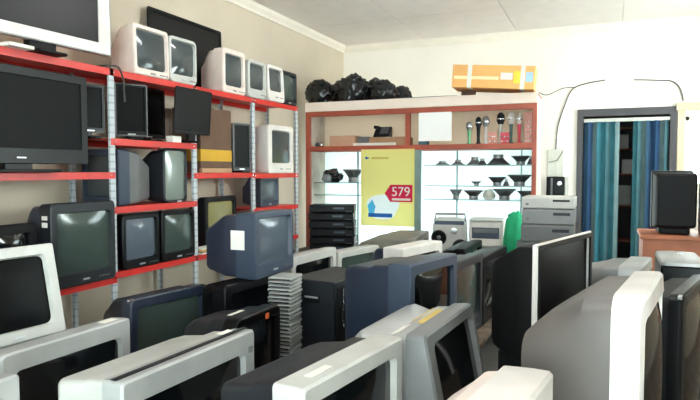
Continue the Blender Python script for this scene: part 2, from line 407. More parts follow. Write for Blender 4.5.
pb = MB().bbox(-3.14, -3.02, 2.36, 2.52, TSH, TSH+.02, .003).build('paper_bundle', PAPER, None); tag(pb, 'folded white papers lying under the white-framed television', 'papers')

flat('flat_television', 'wide black flat television standing on the middle rack shelf', (-3.10, 2.48, 1.486), 90, .98, .56, BLACK, LCDM, DULL, .05, .09, .05, .05)
crt('television', 'large dark television with two white stickers on the low rack shelf', (-3.06, 2.895, .766), 90, .52, .53, .38, CHAR, NAVY, SCRT, .1, (.04,.04,.06,.08), r=.03)
tvb = bpy.data.objects['television']
sticker(tvb, PAPER, 'sticker', -.2625, -.2600, .03, .075, .43, .455); sticker(tvb, PAPER, 'sticker', -.2625, -.2600, .03, .075, .385, .415)
crt('television', 'matt black television back partly hidden at the rack end', (-3.12, 2.43, .766), 95, .36, .42, .34, DULL, DULL, SCR, .08, r=.05)
# bay two, upper shelf: black panels on edge
flat('flat_monitor', 'black flat monitor with grey frame behind the rack post', (-3.28, 3.165, 1.716), 78, .22, .33, CHAR, LCDM, GREY, .018, .03, .03, .045, edge=SILVERD, cat='monitor')
flat('flat_monitor', 'thin black flat monitor with grey edge beside the rack post', (-3.15, 3.42, 1.716), 68, .24, .37, BLACK, LCDM, DULL, .02, .03, .03, .03, edge=SILVERD, cat='monitor')
flat('flat_monitor', 'black flat panel in the middle of the upper rack shelf', (-3.27, 3.74, 1.716), 90, .38, .39, BLACK, LCDM, DULL, .02, .03, .03, .03, cat='monitor')
flat('flat_monitor', 'black flat panel jutting out over the rack post', (-3.035, 3.965, 1.716), 90, .46, .36, BLACK, LCDM, DULL, .012, .02, .008, .065, cat='monitor', tilt=4, badge=False, foot_w=.1)
tag(MB().bbox(-3.16, -3.09, 3.80, 3.90, 1.716, 1.765, .003).build('paper_card', PAPER), 'small white card standing on the upper rack shelf', 'card')
tag(MB().bbox(-3.30, -3.12, 3.19, 3.44, 1.716, 1.719, .001).build('paper_sheet', CARD), 'brown paper sheet lying on the upper rack shelf', 'paper')
# bay two, middle shelf
crt('television', 'slate grey television turned sideways on the rack shelf', (-3.272, 3.235, 1.246), 4, .33, .40, .42, SLATE, GREY, SCRG, .11, (.03,.03,.04,.06), r=.02, drop=.25)
crt('picture_tube_television', 'television with bare pale green picture tube on the rack shelf', (-3.11, 3.85, 1.246), 96, .32, .42, .36, CHAR, CHAR, SCRP, .05, (.012,.012,.015,.02), r=.05, bow=.03, buttons=False)
crt('television', 'black television on the low rack shelf beside the first post', (-3.08, 3.43, .796), 90, .38, .39, .36, BLACK, BLACK, SCRB, .08, (.03,.03,.03,.06))
crt('television', 'black television on the low rack shelf beside the second post', (-3.08, 3.845, .796), 90, .40, .39, .36, BLACK, BLACK, SCRT, .08, (.03,.03,.03,.06))
# bay three
def carton(name, label, loc, rz, w, d, h, m1, bandm=None, group=None, cat='box', tape=PAPER):
    t = thing(name, label, cat, loc, rz, group)
    MB().bbox(-w/2, w/2, 0, d, 0, h, .004).build('carton', m1, t)
    if bandm: MB().box(-w/2-.002, w/2+.002, -.002, d+.002, h*.18, h*.36).build('printed_band', bandm, t, 0)
    MB().box(-.03, .03, -.003, d+.003, h-.001, h+.002).build('packing_tape', tape, t, 0)
    for sx in (-1, 1): MB().box(sx*w/4-w*.24, sx*w/4+w*.24, .004, d-.004, h, h+.004).build('flap', m1, t, 0)
    return t
carton('cardboard_box', 'brown box with yellow band on the middle rack shelf', (-3.17, 4.48, 1.476), 90, .46, .3, .56, BROWN, YELLOW)
tag(MB().bbox(-3.12, -3.09, 4.16, 4.60, 1.476, 1.515, .004).build('paper_packet', CARD), 'brown printed packet lying at the foot of the brown box', 'packet')
flat('flat_monitor', 'narrow black monitor beside the brown box on the rack', (-3.14, 4.84, 1.476), 70, .20, .44, BLACK, LCDM, DULL, .02, .03, .03, .02, edge=GREY, cat='monitor')
crt('television', 'white television with wide bezel on the middle rack shelf', (-3.09, 5.50, 1.466), 90, .52, .49, .36, WHITE, WHITE, SCRG, .12, (.07,.04,.05,.10), r=.03)
crt('television', 'old television with yellowish screen on the low rack shelf', (-3.15, 4.52, .796), 90, .48, .47, .3, DULL, DULL, SCRY, .08, (.04,.04,.04,.07))
for k in range(4):
    tag(MB().bbox(-3.16, -3.07+.006*(k % 2), 4.12, 4.31+.01*(k % 3), .796+.014*k+(.47 if 0 else 0), .809+.014*k, .002).build('booklet', [PAPER, CARD, YPAPER, PAPER][k]), ['white booklet at the bottom of the low pile by the rack post', 'brown booklet in the low pile by the rack post', 'yellow booklet in the low pile by the rack post', 'white booklet on top of the low pile by the rack post'][k], 'booklet', 'booklets on the low rack shelf')
crt('monitor', 'grey computer monitor on the rack below the white television', (-3.18, 5.42, 1.126), 92, .40, .32, .26, SLATE, SLATE, SCRB, .09, (.03,.03,.05,.05), cat='monitor')
crt('television', 'black television on the bottom rack shelf near the cabinet', (-3.12, 5.42, .796), 90, .42, .31, .3, DULL, DULL, SCR, .08)

# ------------------------------------------------------------------ benches carrying the floor televisions
def bench(label, x0, x1, y0, y1, z, leg=True):
    t = thing('plank_bench', label, 'bench', ((x0+x1)/2, (y0+y1)/2, 0))
    w, d = x1-x0, y1-y0; n = max(2, round(d/.16)); st = d/n
    me = None
    for k in range(n):
        if me is None: o = MB().bbox(-w/2, w/2, .004, st-.004, z-.03, z, .004).build('plank', PLANK, t, 0); me = o.data
        else: o = bpy.data.objects.new('plank', me); C.objects.link(o); o.parent = t
        o.location = (0, -d/2+k*st, 0)
    for sx in (-1, 1):
        MB().box(sx*(w/2-.08)-.03, sx*(w/2-.08)+.03, -d/2+.02, d/2-.02, z-.09, z-.03).build('rail', PLANK, t, 0)
        for sy in (-1, 1): MB().box(sx*(w/2-.08)-.03, sx*(w/2-.08)+.03, sy*(d/2-.07)-.03, sy*(d/2-.07)+.03, 0, z-.09).build('leg', PLANK, t, 0)
    return t
Z1, Z2, Z3, Z4 = .40, .40, .60, .50
bench('low plank bench under the silver televisions', -2.75, -.44, .7, 2.60, Z1)
bench('low plank bench under the black speaker and slim boxes', -2.75, -.70, 2.62, 5.85, Z2)
bench('plank bench under the large flat-faced television with white edge', -.38, 1.1, 2.03, 4.2, Z3)
bench('plank bench under the white-topped television', -.40, 1.1, .75, 2.02, Z4)
bench('long plank table in front of the display cabinet', -3.3, -.62, 5.98, 6.5, .58)
bench('small plank bench under the stacked grey computer cases', -.69, -.18, 5.24, 5.78, .58)

def place(A, ang, w, z):
    a = R(ang); return (A[0]+math.sin(a)*w/2, A[1]+math.cos(a)*w/2, z), 90-ang
def T(label, A, ang, w, top, base, d, hh=None, name='television', **k):
    loc, rz = place(A, ang, w, base)
    h = top-base; st = 0
    if hh and hh < h: st = h-hh; h = hh
    return crt(name, label, loc, rz, w, h, d, stand=st, **k)
# front rows
t = T('silver television with pale front frame and white sticker on top', (-1.90, 1.42), 1.5, .60, .86, Z1, .27, bezel=SILVER, rear=SILVERD, screen=SCR, bd=.09, m=(.05,.05,.07,.09), r=.015, drop=.15, taper=.8)
on_top(t, PAPER, 'sticker', .17, .25, .02, .06)
T('dark television under the white computer monitor', (-2.22, 1.42), 0, .62, .745, Z1, .42, bezel=CHAR, rear=CHAR, bd=.1, drop=.04, taper=.85)
crt('monitor', 'white-framed computer monitor tilted back on a dark television', (-2.33, 1.835, .747), 84.5, .46, .42, .2, bezel=PALE, rear=PALE, screen=LCDM, bd=.05, m=(.05,.05,.045,.05), r=.012, tilt=-12, cat='monitor', drop=.2, buttons=False)
t = T('wide silver television with dark groove along its front top', (-1.255, 1.306), 2.7, .66, .892, Z1, .36, bezel=SILVER, rear=PALE, screen=SCR, bd=.085, m=(.06,.06,.075,.08), r=.014, drop=.12, taper=.82)
on_top(t, CHAR, 'groove', -.325, .325, .030, .052)
on_top(t, PAPER, 'sticker', .20, .27, .056, .082)
MB().bbox(.285, .31, -.004, .002, .41, .435, .002).build('power_button', SILVERD, t)
t = T('dark television with orange sticker on its front edge', (-1.46, 2.19), 1, .38, .85, Z1, .33, bezel=BLACK, rear=CHAR, screen=SCR, bd=.07, m=(.035,.035,.04,.07), r=.04, bow=.02, drop=.12, taper=.75)
sticker(t, ORANGE, 'sticker', .02, .045, -.024, -.0195, .41, .435); on_top(t, PAPER, 'sticker', -.08, .03, .10, .125)
T('blue-black television with chrome line on top near the rack post', (-2.20, 2.36), 9, .52, .84, Z1, .38, bezel=NAVY, rear=CHAR, screen=SCRT, bd=.08, m=(.04,.03,.05,.08), r=.03, trim=CHROME, drop=.25)
T('large black television carrying a slate television with paper label', (-1.88, 2.72), 8.4, .53, .875, Z2, .235, bezel=BLACK, rear=BLACK, screen=SCR, bd=.09, m=(.05,.05,.05,.07), r=.03, drop=.06, taper=.8)
t = T('slate television with paper label on its side on a black television', (-1.80, 2.90), -.8, .47, 1.255, .876, .40, bezel=SLATE, rear=NAVY, screen=SCRB, bd=.13, m=(.035,.035,.03,.075), r=.02, drop=.25)
sticker(t, PAPER, 'paper_label', -.2368, -.2345, .07, .16, .17, .28)
t = T('silver white television with broad flat frame beside the wide silver one', (-.672, 1.30), 8, .56, .96, Z1, .34, hh=.5, bezel=PALE, rear=CHAR, screen=SCR, bd=.10, m=(.045,.045,.05,.08), r=.012, drop=.12, taper=.8)
on_top(t, PAPER, 'sticker', -.20, -.10, .03, .055)
t = T('grey silver television with yellow paper on top', (-.526, 1.875), 4, .56, .961, Z1, .28, hh=.5, bezel=SILVERD, rear=SILVER, screen=SCR, bd=.07, m=(.06,.03,.04,.06), r=.02, slant=.10, drop=.05, taper=.9)
on_top(t, YPAPER, 'yellow_paper', -.02, .22, .08, .145, -.06)
on_top(t, PAPER, 'sticker', -.22, -.09, .12, .15)
T('blue-black television with grey top behind the grey silver one', (-.80, 2.60), 12.7, .49, 1.07, Z2, .42, hh=.5, bezel=SLATE, rear=NAVY, screen=SCR, bd=.12, m=(.04,.04,.05,.08), r=.015, drop=.1, taper=.75)
T('pale silver television behind the stack of slim boxes', (-1.92, 3.55), 4.3, .63, .915, Z2, .4, bezel=PALE, rear=SILVERD, screen=SCR, bd=.09, m=(.05,.05,.06,.08), r=.012)
T('pale silver television with greenish screen in front of the video recorders', (-1.96, 4.40), 13.5, .60, .84, Z2, .4, bezel=PALE, rear=GREY, screen=SCRT, bd=.12, m=(.05,.05,.05,.08), r=.015)
T('off-white television with broad side in front of the grey slab set', (-1.18, 3.66), 13.9, .54, 1.0, Z2, .36, hh=.48, bezel=WHITE, rear=NAVY, screen=SCR, bd=.15, m=(.045,.045,.06,.08), r=.014)
T('big brown grey television near the yellow poster', (-1.53, 5.02), -5, .80, .90, Z2, .52, bezel=BRGREY, rear=BRGREY, screen=SCR, bd=.3, m=(.06,.06,.06,.08), r=.02, drop=.12, taper=.8)
T('dark television behind the blue-black one', (-.77, 3.28), 6.4, .58, .975, Z2, .32, hh=.48, bezel=CHAR, rear=BLACK, screen=SCRT, bd=.08, r=.02)
T('large black television in front of the green bag', (-.77, 4.24), 4.3, .72, .89, Z2, .36, bezel=BLACK, rear=BLACK, screen=SCR, bd=.09, r=.02)
t = T('large black television in front of the silver stereo', (-1.06, 4.99), 0, .75, .84, Z2, .36, bezel=BLACK, rear=BLACK, screen=SCR, bd=.09, r=.02)
# right side
t = T('flat-faced black television with bright white edge', (-.236, 2.44), 15.4, .70, 1.21, Z3, .26, hh=.5, bezel=WHITE, rear=DULL, screen=LCDM, bd=.022, m=(.008,.008,.008,.008), r=.006, drop=.2, shell=.9)
MB().loft([rr(.686, .486, .008, 0, .002, .36), rr(.686, .486, .008, 0, -.003, .36), rr(.64, .43, .01, 0, -.003, .37), rr(.63, .42, .01, 0, .004, .37)], False, False).build('inner_frame', BLACK, t)
T('white-topped television with curved front and brown casing', (.078, 1.50), 9, .48, 1.21, Z4, .29, hh=.56, bezel=WHITE, rear=WARM, screen=SCR, bd=.06, m=(.035,.05,.05,.09), r=.05, bow=.035, drop=.22, taper=.7, shell=.97)
T('silver-topped television behind the white-topped one', (.17, 3.34), 9.8, .48, 1.01, Z3, .38, bezel=SILVER, rear=SILVERD, screen=SCR, bd=.1, r=.04, bow=.03, drop=.15)
T('black television with thin silver front frame beside the computer tower', (.225, 2.06), 15, .50, 1.12, Z3, .26, bezel=BLACK, trim=SILVER, rear=DULL, screen=SCR, bd=.04, r=.03, bow=.02, drop=.1, m=(.03,.03,.03,.06))
T('cream television with rounded top beside the white-topped one', (-.165, 1.0), 8, .45, 1.05, Z4, .22, hh=.45, bezel=WHITE, rear=CREAM, screen=SCR, bd=.1, r=.05, bow=.03, drop=.18, taper=.75)
T('silver television with charcoal back beside the wide silver one', (-1.60, .80), 3, .44, .90, Z1, .34, hh=.45, bezel=SILVER, rear=CHAR, screen=SCR, bd=.06, r=.014, drop=.2)

# black speaker cabinet
t = thing('speaker_cabinet', 'tall black speaker cabinet with a recessed handle', 'speaker', (-1.356, 2.985, Z2), 82)
MB().bbox(0, .48, 0, .30, 0, .485, .008).build('cabinet_body', CHAR, t)
MB().bbox(.03, .45, -.006, .002, .03, .455, .004).build('front_grille', DULL, t)
h_ = MB().bbox(-.004, .003, .09, .20, .36, .40, .004).build('handle_recess', DULL, t)
MB().bbox(-.008, -.002, .10, .19, .385, .395, .002).build('handle_bar', BADGE, h_)
MB().tube([(.08, -.012, .44), (.09, -.015, .36), (.06, -.014, .28), (.09, -.014, .22)], .005).build('latch', CHROME, t)
# set-top boxes in a tall stack on a carton
slab = None
for k in range(26):
    lab = 'slim silver set-top box in the tall stack beside the speaker'
    if slab is None:
        s = slab = thing('set_top_box', lab, 'set-top box', (-1.575, 2.77, Z2+.001), 5, 'stack of slim silver boxes')
        MB().bbox(-.065, .065, 0, .16, .004, .019, .003).build('casing', SILVER, s); MB().box(-.058, .058, -.002, .001, .006, .012).build('front_strip', DULL, s, 0)
    else: s = copy_tree(slab)
    if k == 25: s['label'] = 'topmost slim silver set-top box of the tall stack beside the speaker'
    s.location = (-1.575+random.uniform(-.005, .005), 2.77+random.uniform(-.004, .004), Z2+.001+k*.0205)
# computer tower with silver lid
t = thing('computer_tower', 'black computer tower with a silver lid', 'computer', (.315, 2.90, Z3))
MB().bbox(-.085, .085, 0, .36, 0, .49, .008).build('case', BLACK, t)
MB().loft([rr(.172, .365, .03, 0, 0, 0)] and [[(x, .18+z, .49+hh) for x, _, z in rr(.172*s, .365*s, .03, 0, 0, 0)] for hh, s in ((0, 1), (.014, 1.0), (.022, .94), (.028, .7))]).build('lid', SILVER, t)
MB().lathe([(.001, .026), (.016, .026), (.014, .032), (.001, .033)], 0, .2, .49, 12).build('knob', CHROME, t)
MB().bbox(-.06, .06, -.004, .002, .33, .37, .002).build('disc_drive', CHAR, t)

# stacked grey computer cases
cases = [(-.46, .155, .44, GREY, 'grey computer case at the bottom of the stack beside the green bag'), (-.465, .155, .44, GREY, 'grey computer case second from the bottom of the stack'),
         (-.44, .145, .42, GREY, 'grey computer case in the middle of the stack beside the door'), (-.435, .135, .42, SILVERD, 'grey computer case second from the top of the stack'), (-.44, .10, .42, PALE, 'pale slim computer case on top of the grey stack')]
z = .58
for x, hh, w, mm, lab in cases:
    t = thing('computer_case', lab, 'computer', (x, 5.30+random.uniform(-.01, .01), z), random.uniform(-2, 2))
    MB().bbox(-w/2, w/2, .012, .42, 0, hh-.002, .006).build('case', mm, t); MB().bbox(-w/2, w/2, 0, .014, .006, hh-.01, .004).build('front_panel', mm, t)
    MB().bbox(w*.1, w*.42, -.003, .002, hh*.6, hh*.78, .001).build('disc_drive', CHAR, t); MB().bbox(-w*.42, -w*.36, -.004, .002, hh*.3, hh*.45, .001).build('power_button', BUTTON, t)
    z += hh+.001
# stack of black recorders beside the rack
z = .58
for k, lab in enumerate(['bottom black video recorder of the stack beside the rack', 'second black video recorder from the bottom beside the rack', 'third black video recorder from the bottom beside the rack', 'fourth black video recorder from the bottom beside the rack', 'fifth black video recorder from the bottom beside the rack', 'topmost black video recorder of the stack beside the rack']):
    hh = .088; t = thing('video_recorder', lab, 'video recorder', (-2.78+random.uniform(-.012, .012), 6.06, z), 16+random.uniform(-2, 2))
    MB().bbox(-.25, .25, .01, .33, .008, hh, .005).build('casing', CHAR, t); MB().bbox(-.25, .25, 0, .014, .01, hh-.004, .008).build('front_panel', BLACK, t)
    MB().box(-.20, -.04, -.002, .004, hh*.55, hh*.8).build('tape_slot', DULL, t, 0); MB().box(.02, .14, -.002, .004, hh*.5, hh*.75).build('display', SCRB, t, 0)
    for q in range(3): MB().bbox(.16+q*.025, .178+q*.025, -.003, .004, hh*.2, hh*.3, .001).build('button', BUTTON, t)
    for sx in (-1, 1): MB().box(sx*.2-.02, sx*.2+.02, .04, .28, 0, .01).build('foot', DULL, t, 0)
    z += hh+.0005
# stereo
t = thing('stereo_player', 'silver portable stereo with a round black speaker', 'stereo', (-1.47, 6.12, .581), 8)
def hull(pts, d0, d1): return [[(x, y, zz) for x, zz in pts] for y in (d0, d1)]
MB().loft(hull([(-.18, .03), (-.12, 0), (.12, 0), (.18, .05), (.17, .36), (.13, .42), (-.13, .42), (-.17, .36)], 0, .2)).build('casing', PALE, t)
for x in (-.105, .115):
    c = MB().lathe([(.001, .0), (.075, .0), (.08, .012), (.066, .02), (.05, .008), (.02, .002), (.001, .004)], x, 0, .22 if x < 0 else .13, 24, 'y').build('speaker_cone', DULL if x < 0 else GRILL, t)
    MB().lathe([(.001, .004), (.022, .004), (.018, .014), (.001, .016)], x, 0, .22 if x < 0 else .13, 14, 'y').build('dust_cap', GREY, c)
MB().lathe([(.001, 0), (.035, 0), (.033, .012), (.001, .014)], .05, 0, .29, 20, 'y').build('volume_knob', CHROME, t)
MB().box(-.15, .15, -.004, .002, .355, .395).build('display', SLATE, t, 0)
MB().tube([(-.16, .1, .38), (-.15, .1, .46), (.15, .1, .46), (.16, .1, .38)], .012, 8).build('carrying_handle', SILVERD, t)
# white box printer
t = thing('white_printer', 'white printer with a dark paper tray window', 'printer', (-1.095, 6.10, .581), 4)
MB().bbox(-.165, .165, 0, .3, 0, .40, .015).build('body', WHITE, t); MB().bbox(-.135, .135, -.006, .002, .23, .34, .004).build('window', SLATE, t)
MB().bbox(-.15, .15, -.10, .01, .16, .175, .004).build('paper_tray', PALE, t); MB().bbox(-.165, .165, -.012, .3, .40, .425, .01).build('lid', PALE, t)
MB().box(-.12, .12, -.012, -.006, .29, .33).build('handle', GREY, t, 0)
# green bag
def blob(name, material, loc, sx, sy, sz, seed, amp, parent=None, sub=4, flatb=True, freq=3.0, rz=0, wrinkle=0.0):
    bm = bmesh.new(); bmesh.ops.create_icosphere(bm, subdivisions=sub, radius=1)
    for v in bm.verts:
        n = noise.noise(v.co*freq + Vector((seed*7.3, seed, 0))); r2 = noise.noise(v.co*freq*3.1 + Vector((0, seed*3.1, seed)))
        v.co *= 1 + amp*n + amp*.45*r2 + wrinkle*abs(noise.noise(Vector((v.co.x*9, v.co.y*9, v.co.z*2.5)) + Vector((seed, 0, 0))))
        v.co = Vector((v.co.x*sx, v.co.y*sy, v.co.z*sz))
        if flatb: v.co.z = max(v.co.z, -sz*.72) + sz*.72
    me = bpy.data.meshes.new(name); bm.to_mesh(me); bm.free(); me.materials.append(material); me.shade_smooth()
    o = bpy.data.objects.new(name, me); C.objects.link(o); o.location = loc; o.rotation_euler = (0, 0, R(rz))
    if parent is not None: o.parent = parent
    return o
t = thing('green_bag', 'bright green cloth bag beside the grey computer cases', 'bag', (-.80, 5.93, .45))
t.location = (-.80, 6.10, .581)
blob('bag_body', GREEN, (0, 0, 0),   .115, .10, .29, 3, .12, t, 4, True, 2.2, 0, .06)
MB().tube([(-.06, 0, .40), (-.07, 0, .47), (-.02, .01, .50), (.02, 0, .47), (.03, 0, .40)], .012, 8).build('handle_loop', GREEN, t)

# ------------------------------------------------------------------ display cabinet
CX0, CX1, CY0, CY1 = -3.34, -.66, 6.55, 7.06
cab = thing('display_cabinet', 'red-brown wooden display cabinet with cream fascia and glass shelves', 'cabinet', ((CX0+CX1)/2, CY0, 0))
ccx = (CX0+CX1)/2
def cp(m, name, material, parent=None, smooth=0):
    o = m.build(name, material, parent or cab, smooth)
    if not parent: o.location = (-ccx, -CY0, 0)
    return o
cp(MB().bbox(CX0, CX1, CY0-.02, CY0+.02, 2.195, 2.305, .004), 'fascia', FASCIA)
cp(MB().box(CX0, CX1, CY0+.02, CY1, 2.28, 2.30), 'top_panel', REDWOOD)
cp(MB().bbox(CX0, CX1, CY0-.01, CY0+.03, 2.135, 2.195, .003), 'top_rail', REDWOOD)
for x0, x1 in ((CX0, CX0+.055), (CX1-.045, CX1)):
    cp(MB().bbox(x0, x1, CY0-.01, CY0+.04, 0, 2.136, .003), 'front_post', REDWOOD)
cp(MB().bbox(-2.085, -2.03, CY0-.008, CY0+.04, 1.78, 2.136, .003), 'front_post', REDWOOD)
SIDEM = mat('cabinet_inner_paint', (214, 206, 192), .7)
for x0, x1 in ((CX0, CX0+.02), (CX1-.02, CX1)):
    cp(MB().box(x0, x1, CY0+.04, CY1, .0, 2.28), 'side_panel', SIDEM)
cp(MB().bbox(CX0+.02, CX1-.02, CY0-.012, CY1-.01, 1.725, 1.782, .003), 'wooden_shelf', REDWOOD)
cp(MB().box(CX0+.02, CX1-.02, CY1-.012, CY1, 1.75, 2.28), 'back_panel', thin_paper('cabinet_back_sheet', (244, 230, 212), .68))
cp(MB().box(CX0+.02, CX1-.02, CY1-.008, CY1, .55, 1.745), 'opal_back_panel', OPAL)
cp(MB().box(CX0+.02, CX1-.02, CY0, CY1, .0, .55), 'base_unit', REDWOOD)
ALU = mat('aluminium_rail', (128, 150, 150), .4, .4)
cp(MB().box(-1.975, -1.90, CY0+.0, CY0+.03, .55, 1.725), 'middle_stile', ALU)
for x in (-2.83, -1.585, -.86):
    cp(MB().box(x-.008, x+.008, CY1-.10, CY1-.085, .55, 1.725), 'bracket_rail', ALU)
GSH = {'r': (1.555, 1.325, 1.172), 'l': (1.35, 1.20)}
SHG = mat('green_glass_edge', (120, 146, 146), .15, 0, .05, spec=.7)
for x0, x1, zs in ((-1.90, CX1-.045, GSH['r']), (CX0+.05, -1.98, GSH['l'])):
    for zz in zs:
        cp(MB().box(x0, x1, CY0+.12, CY1-.06, zz-.008, zz), 'glass_shelf', GLASS)
        cp(MB().box(x0, x1, CY0+.112, CY0+.12, zz-.009, zz+.001), 'shelf_edge', SHG)

# speaker drivers on the glass shelves
SPK = mat('driver_basket', (78, 80, 83), .4, .2); MAG = mat('driver_magnet', (170, 172, 172), .3, .6); CONE = mat('driver_cone', (30, 31, 33), .7)
def driver(label, x, y, z, r, up, group='speaker drivers on the glass shelves', metal=SPK, h=None):
    h = h or r*.72
    t = thing('speaker_driver', label, 'speaker driver', (x, y, z), random.uniform(0, 90), group)
    P = [(r*.3, 0), (r*.42, 0), (r*.42, h*.35), (r*.5, h*.4), (r*.92, h*.86), (r, h*.88), (r, h*.97), (r*.86, h)]
    f = (lambda q: q) if up else (lambda q: [(a, h-b) for a, b in q])
    MB().lathe(f([(r*.48, h*.36), (r*.5, h*.42), (r*.92, h*.86), (r, h*.88), (r, h*.97), (r*.9, h*.99), (r*.5, h*.5), (r*.4, h*.42)]), n=20).build('basket', metal, t)
    MB().lathe(f([(.001, 0), (r*.44, 0), (r*.46, h*.04), (r*.46, h*.34), (r*.4, h*.38), (.001, h*.38)]), n=20).build('magnet', MAG, t)
    MB().lathe(f([(.001, h*.5), (r*.2, h*.56), (r*.42, h*.5), (r*.88, h*.95), (r*.9, h*.9), (r*.4, h*.45), (.001, h*.45)]), n=20).build('cone', CONE, t)
    return t
PALED = mat('pale_basket', (150, 162, 164), .4, .3)
S1, S2, S3 = GSH['r']; ym = CY0+.26
for lab, x, z, r, up, mm, h in [
    ('pale small speaker driver beside the middle stile on the top glass shelf', -1.72, S1, .085, False, PALED, .05), ('pale flat speaker driver on the top glass shelf', -1.54, S1, .075, False, PALED, .06),
    ('grey speaker driver on the top glass shelf', -1.35, S1, .085, False, PALED, .09), ('large black speaker driver face down on the top glass shelf', -1.09, S1, .125, False, SPK, .115),
    ('black speaker driver face up on the top glass shelf', -.85, S1, .10, True, SPK, .10),
    ('small pale speaker driver on the second glass shelf', -1.33, S2, .06, True, PALED, .05), ('black speaker driver on the second glass shelf', -1.10, S2, .10, True, SPK, .10), ('wide black speaker driver at the post end of the second glass shelf', -.86, S2, .13, True, SPK, .125),
    ('small black speaker driver beside the large face-down one', -1.245, S1, .05, False, SPK, .07), ('black speaker driver squeezed between two on the second glass shelf', -.985, S2, .035, False, SPK, .08), ('small dark speaker driver beside the cabinet post on the top glass shelf', -.735, S1, .035, False, SPK, .09),
    ('pale silver speaker driver on the third glass shelf', -1.56, S3, .075, True, PALED, .11), ('grey wide speaker driver on the third glass shelf', -1.36, S3, .11, True, SPK, .10),
    ('large black speaker driver with silver magnet on the third glass shelf', -1.02, S3, .125, True, SPK, .12), ('black speaker driver at the post end of the third glass shelf', -.79, S3, .09, True, SPK, .10)]:
    driver(lab, x, ym-.11 if mm is SPK and r <= .05 else ym, z+.001, r, up, None, mm, h)
tag(blob('white_cloth', PAPER, (-1.19, ym, S3+.001), .065, .07, .065, 9, .3, None, 3), 'crumpled white cloth between speaker drivers on the third glass shelf', 'cloth')
tag(blob('plastic_bag', BAG, (-3.12, ym+.03, GSH['l'][0]+.001), .12, .10, .09, 12, .35, None, 4, True, 2.5), 'black plastic bundle beside the cabinet post on the glass shelf', 'bundle')
tag(blob('plastic_bag', mat('silver_bag', (150, 160, 166), .25, .4), (-3.13, ym-.115, GSH['l'][0]+.001), .06, .025, .06, 14, .35, None, 3, True, 2.5), 'small silver bundle in front of the black bundle', 'bundle')
driver('black speaker driver beside the black bundle on the glass shelf', -2.83, ym, GSH['l'][0]+.001, .125, True, None, SPK, .16)

# upper left compartment
US = 1.783
carton('small_carton', 'pinkish cardboard carton in the upper cabinet compartment', (-2.93, CY0+.15, US), 0, .33, .25, .125, PINKCARD)
carton('small_carton', 'wide brown cardboard carton carrying a tilted tray', (-2.35, CY0+.15, US), 0, .46, .26, .10, CARD)
tag(MB().bbox(-2.75, -2.60, CY0+.2, CY0+.4, US, US+.115, .006).build('grey_box', GREY), 'small grey box between the two cartons', 'box')
tag(MB().bbox(-2.76, -2.24, CY0+.09, CY0+.13, US, US+.035, .004).build('white_strip', PAPER), 'long white strip lying in front of the cartons', 'strip')
t = thing('desk_phone', 'small dark desk phone tilted on the brown carton', 'phone', (-2.42, CY0+.2, US+.105), 0)
MB().loft([[(x, 0, 0), (x, .15, 0), (x, .15, .12), (x, .12, .13), (x, .02, .03)] for x in (-.13, .06)]).build('body', CHAR, t, 0)
MB().bbox(-.125, -.085, 0, .15, .10, .14, .01).build('handset', BLACK, t); MB().add([(-.06, .028, .042), (.045, .028, .042), (.045, .11, .125), (-.06, .11, .125)], [(0, 1, 2, 3)]).build('keypad', GREY, t, 0)
for k, x in enumerate((-3.24, -3.19)):
    tag(blob('metal_trinket', CHROME if k else SLATE, (x, CY0+.12, US), .03, .03, .03, 20+k, .3, None, 3), ['small dark metal piece beside the cabinet post', 'small shiny metal piece beside the pinkish carton'][k], 'metal piece')
# upper right compartment
tag(MB().bbox(-1.99, -1.90, CY0+.2, CY0+.35, US, US+.19, .005).build('teal_box', mat('teal_card', (86, 132, 146), .6)), 'teal box behind the white paper sheet', 'box')
tag(MB().bbox(-1.925, -1.552, CY0-.018, CY0-.014, 1.82, 2.135, .0015).build('paper_notice', mat('white_notice', (252, 250, 248), .7, var=.01)), 'blank white paper notice hanging in front of the cabinet', 'notice')
def mic(label, x, hm, bm_, h, hr, kind=0):
    t = thing('microphone', label, 'microphone', (x, CY0+.14, US), 0)
    MB().lathe([(.001, 0), (.03, 0), (.03, .01), (.018, .02), (.016, h*.2), (.02, h*.55), (.024, h*.62), (.001, h*.63)], n=14).build('body', bm_, t)
    MB().lathe([(.001, h*.6), (hr*.6, h*.62), (hr*.95, h*.72), (hr, h*.8), (hr*.85, h*.92), (hr*.4, h*.99), (.001, h)], n=16).build('head', hm, t)
    MB().lathe([(.001, h*.77), (hr*1.05, h*.77), (hr*1.05, h*.80), (.001, h*.80)], n=16).build('ring', CHROME, t)
GREENP = mat('green_plastic', (120, 190, 140), .5); REDP = mat('red_plastic', (206, 60, 80), .5); DGREEN = mat('dark_green_plastic', (70, 96, 92), .5); PINK = mat('pink_card', (214, 150, 136), .6)
for a in [('microphone with silver ball head and light green body', -1.39, MAG, GREENP, .25, .04), ('dark microphone with grey head and black body', -1.29, CHAR, BLACK, .30, .035), ('microphone with silver oval head and white body', -1.21, MAG, WHITE, .31, .04),
          ('microphone with dark head and speckled pale body', -1.05, CHAR, PALE, .34, .045), ('microphone with pale head and dark green body', -.94, WHITE, DGREEN, .34, .045), ('microphone with white head and red body', -.855, WHITE, REDP, .33, .03)]:
    mic(*a)
for k, (x, mm, lab) in enumerate([(-1.13, PINK, 'pink patterned packet between microphones'), (-1.00, REDP, 'small red packet between microphones'), (-.755, PINK, 'pale pink hanging card with silver trinkets')]):
    t = thing('blister_card', lab, 'packet', (x, CY0+.10, US)); hh = (.13, .12, .33)[k]
    MB().bbox(-.045, .045, 0, .012, 0, hh, .003).build('card', mm, t)
    for q in range(3):
        for s in range(2 if k < 2 else 5): MB().lathe([(.001, 0), (.009, 0), (.007, .012), (.001, .014)], -.028+q*.028, 0, .025+s*.05, 10, 'y').build('trinket', CHROME if (q+s) % 2 else PAPER, t)

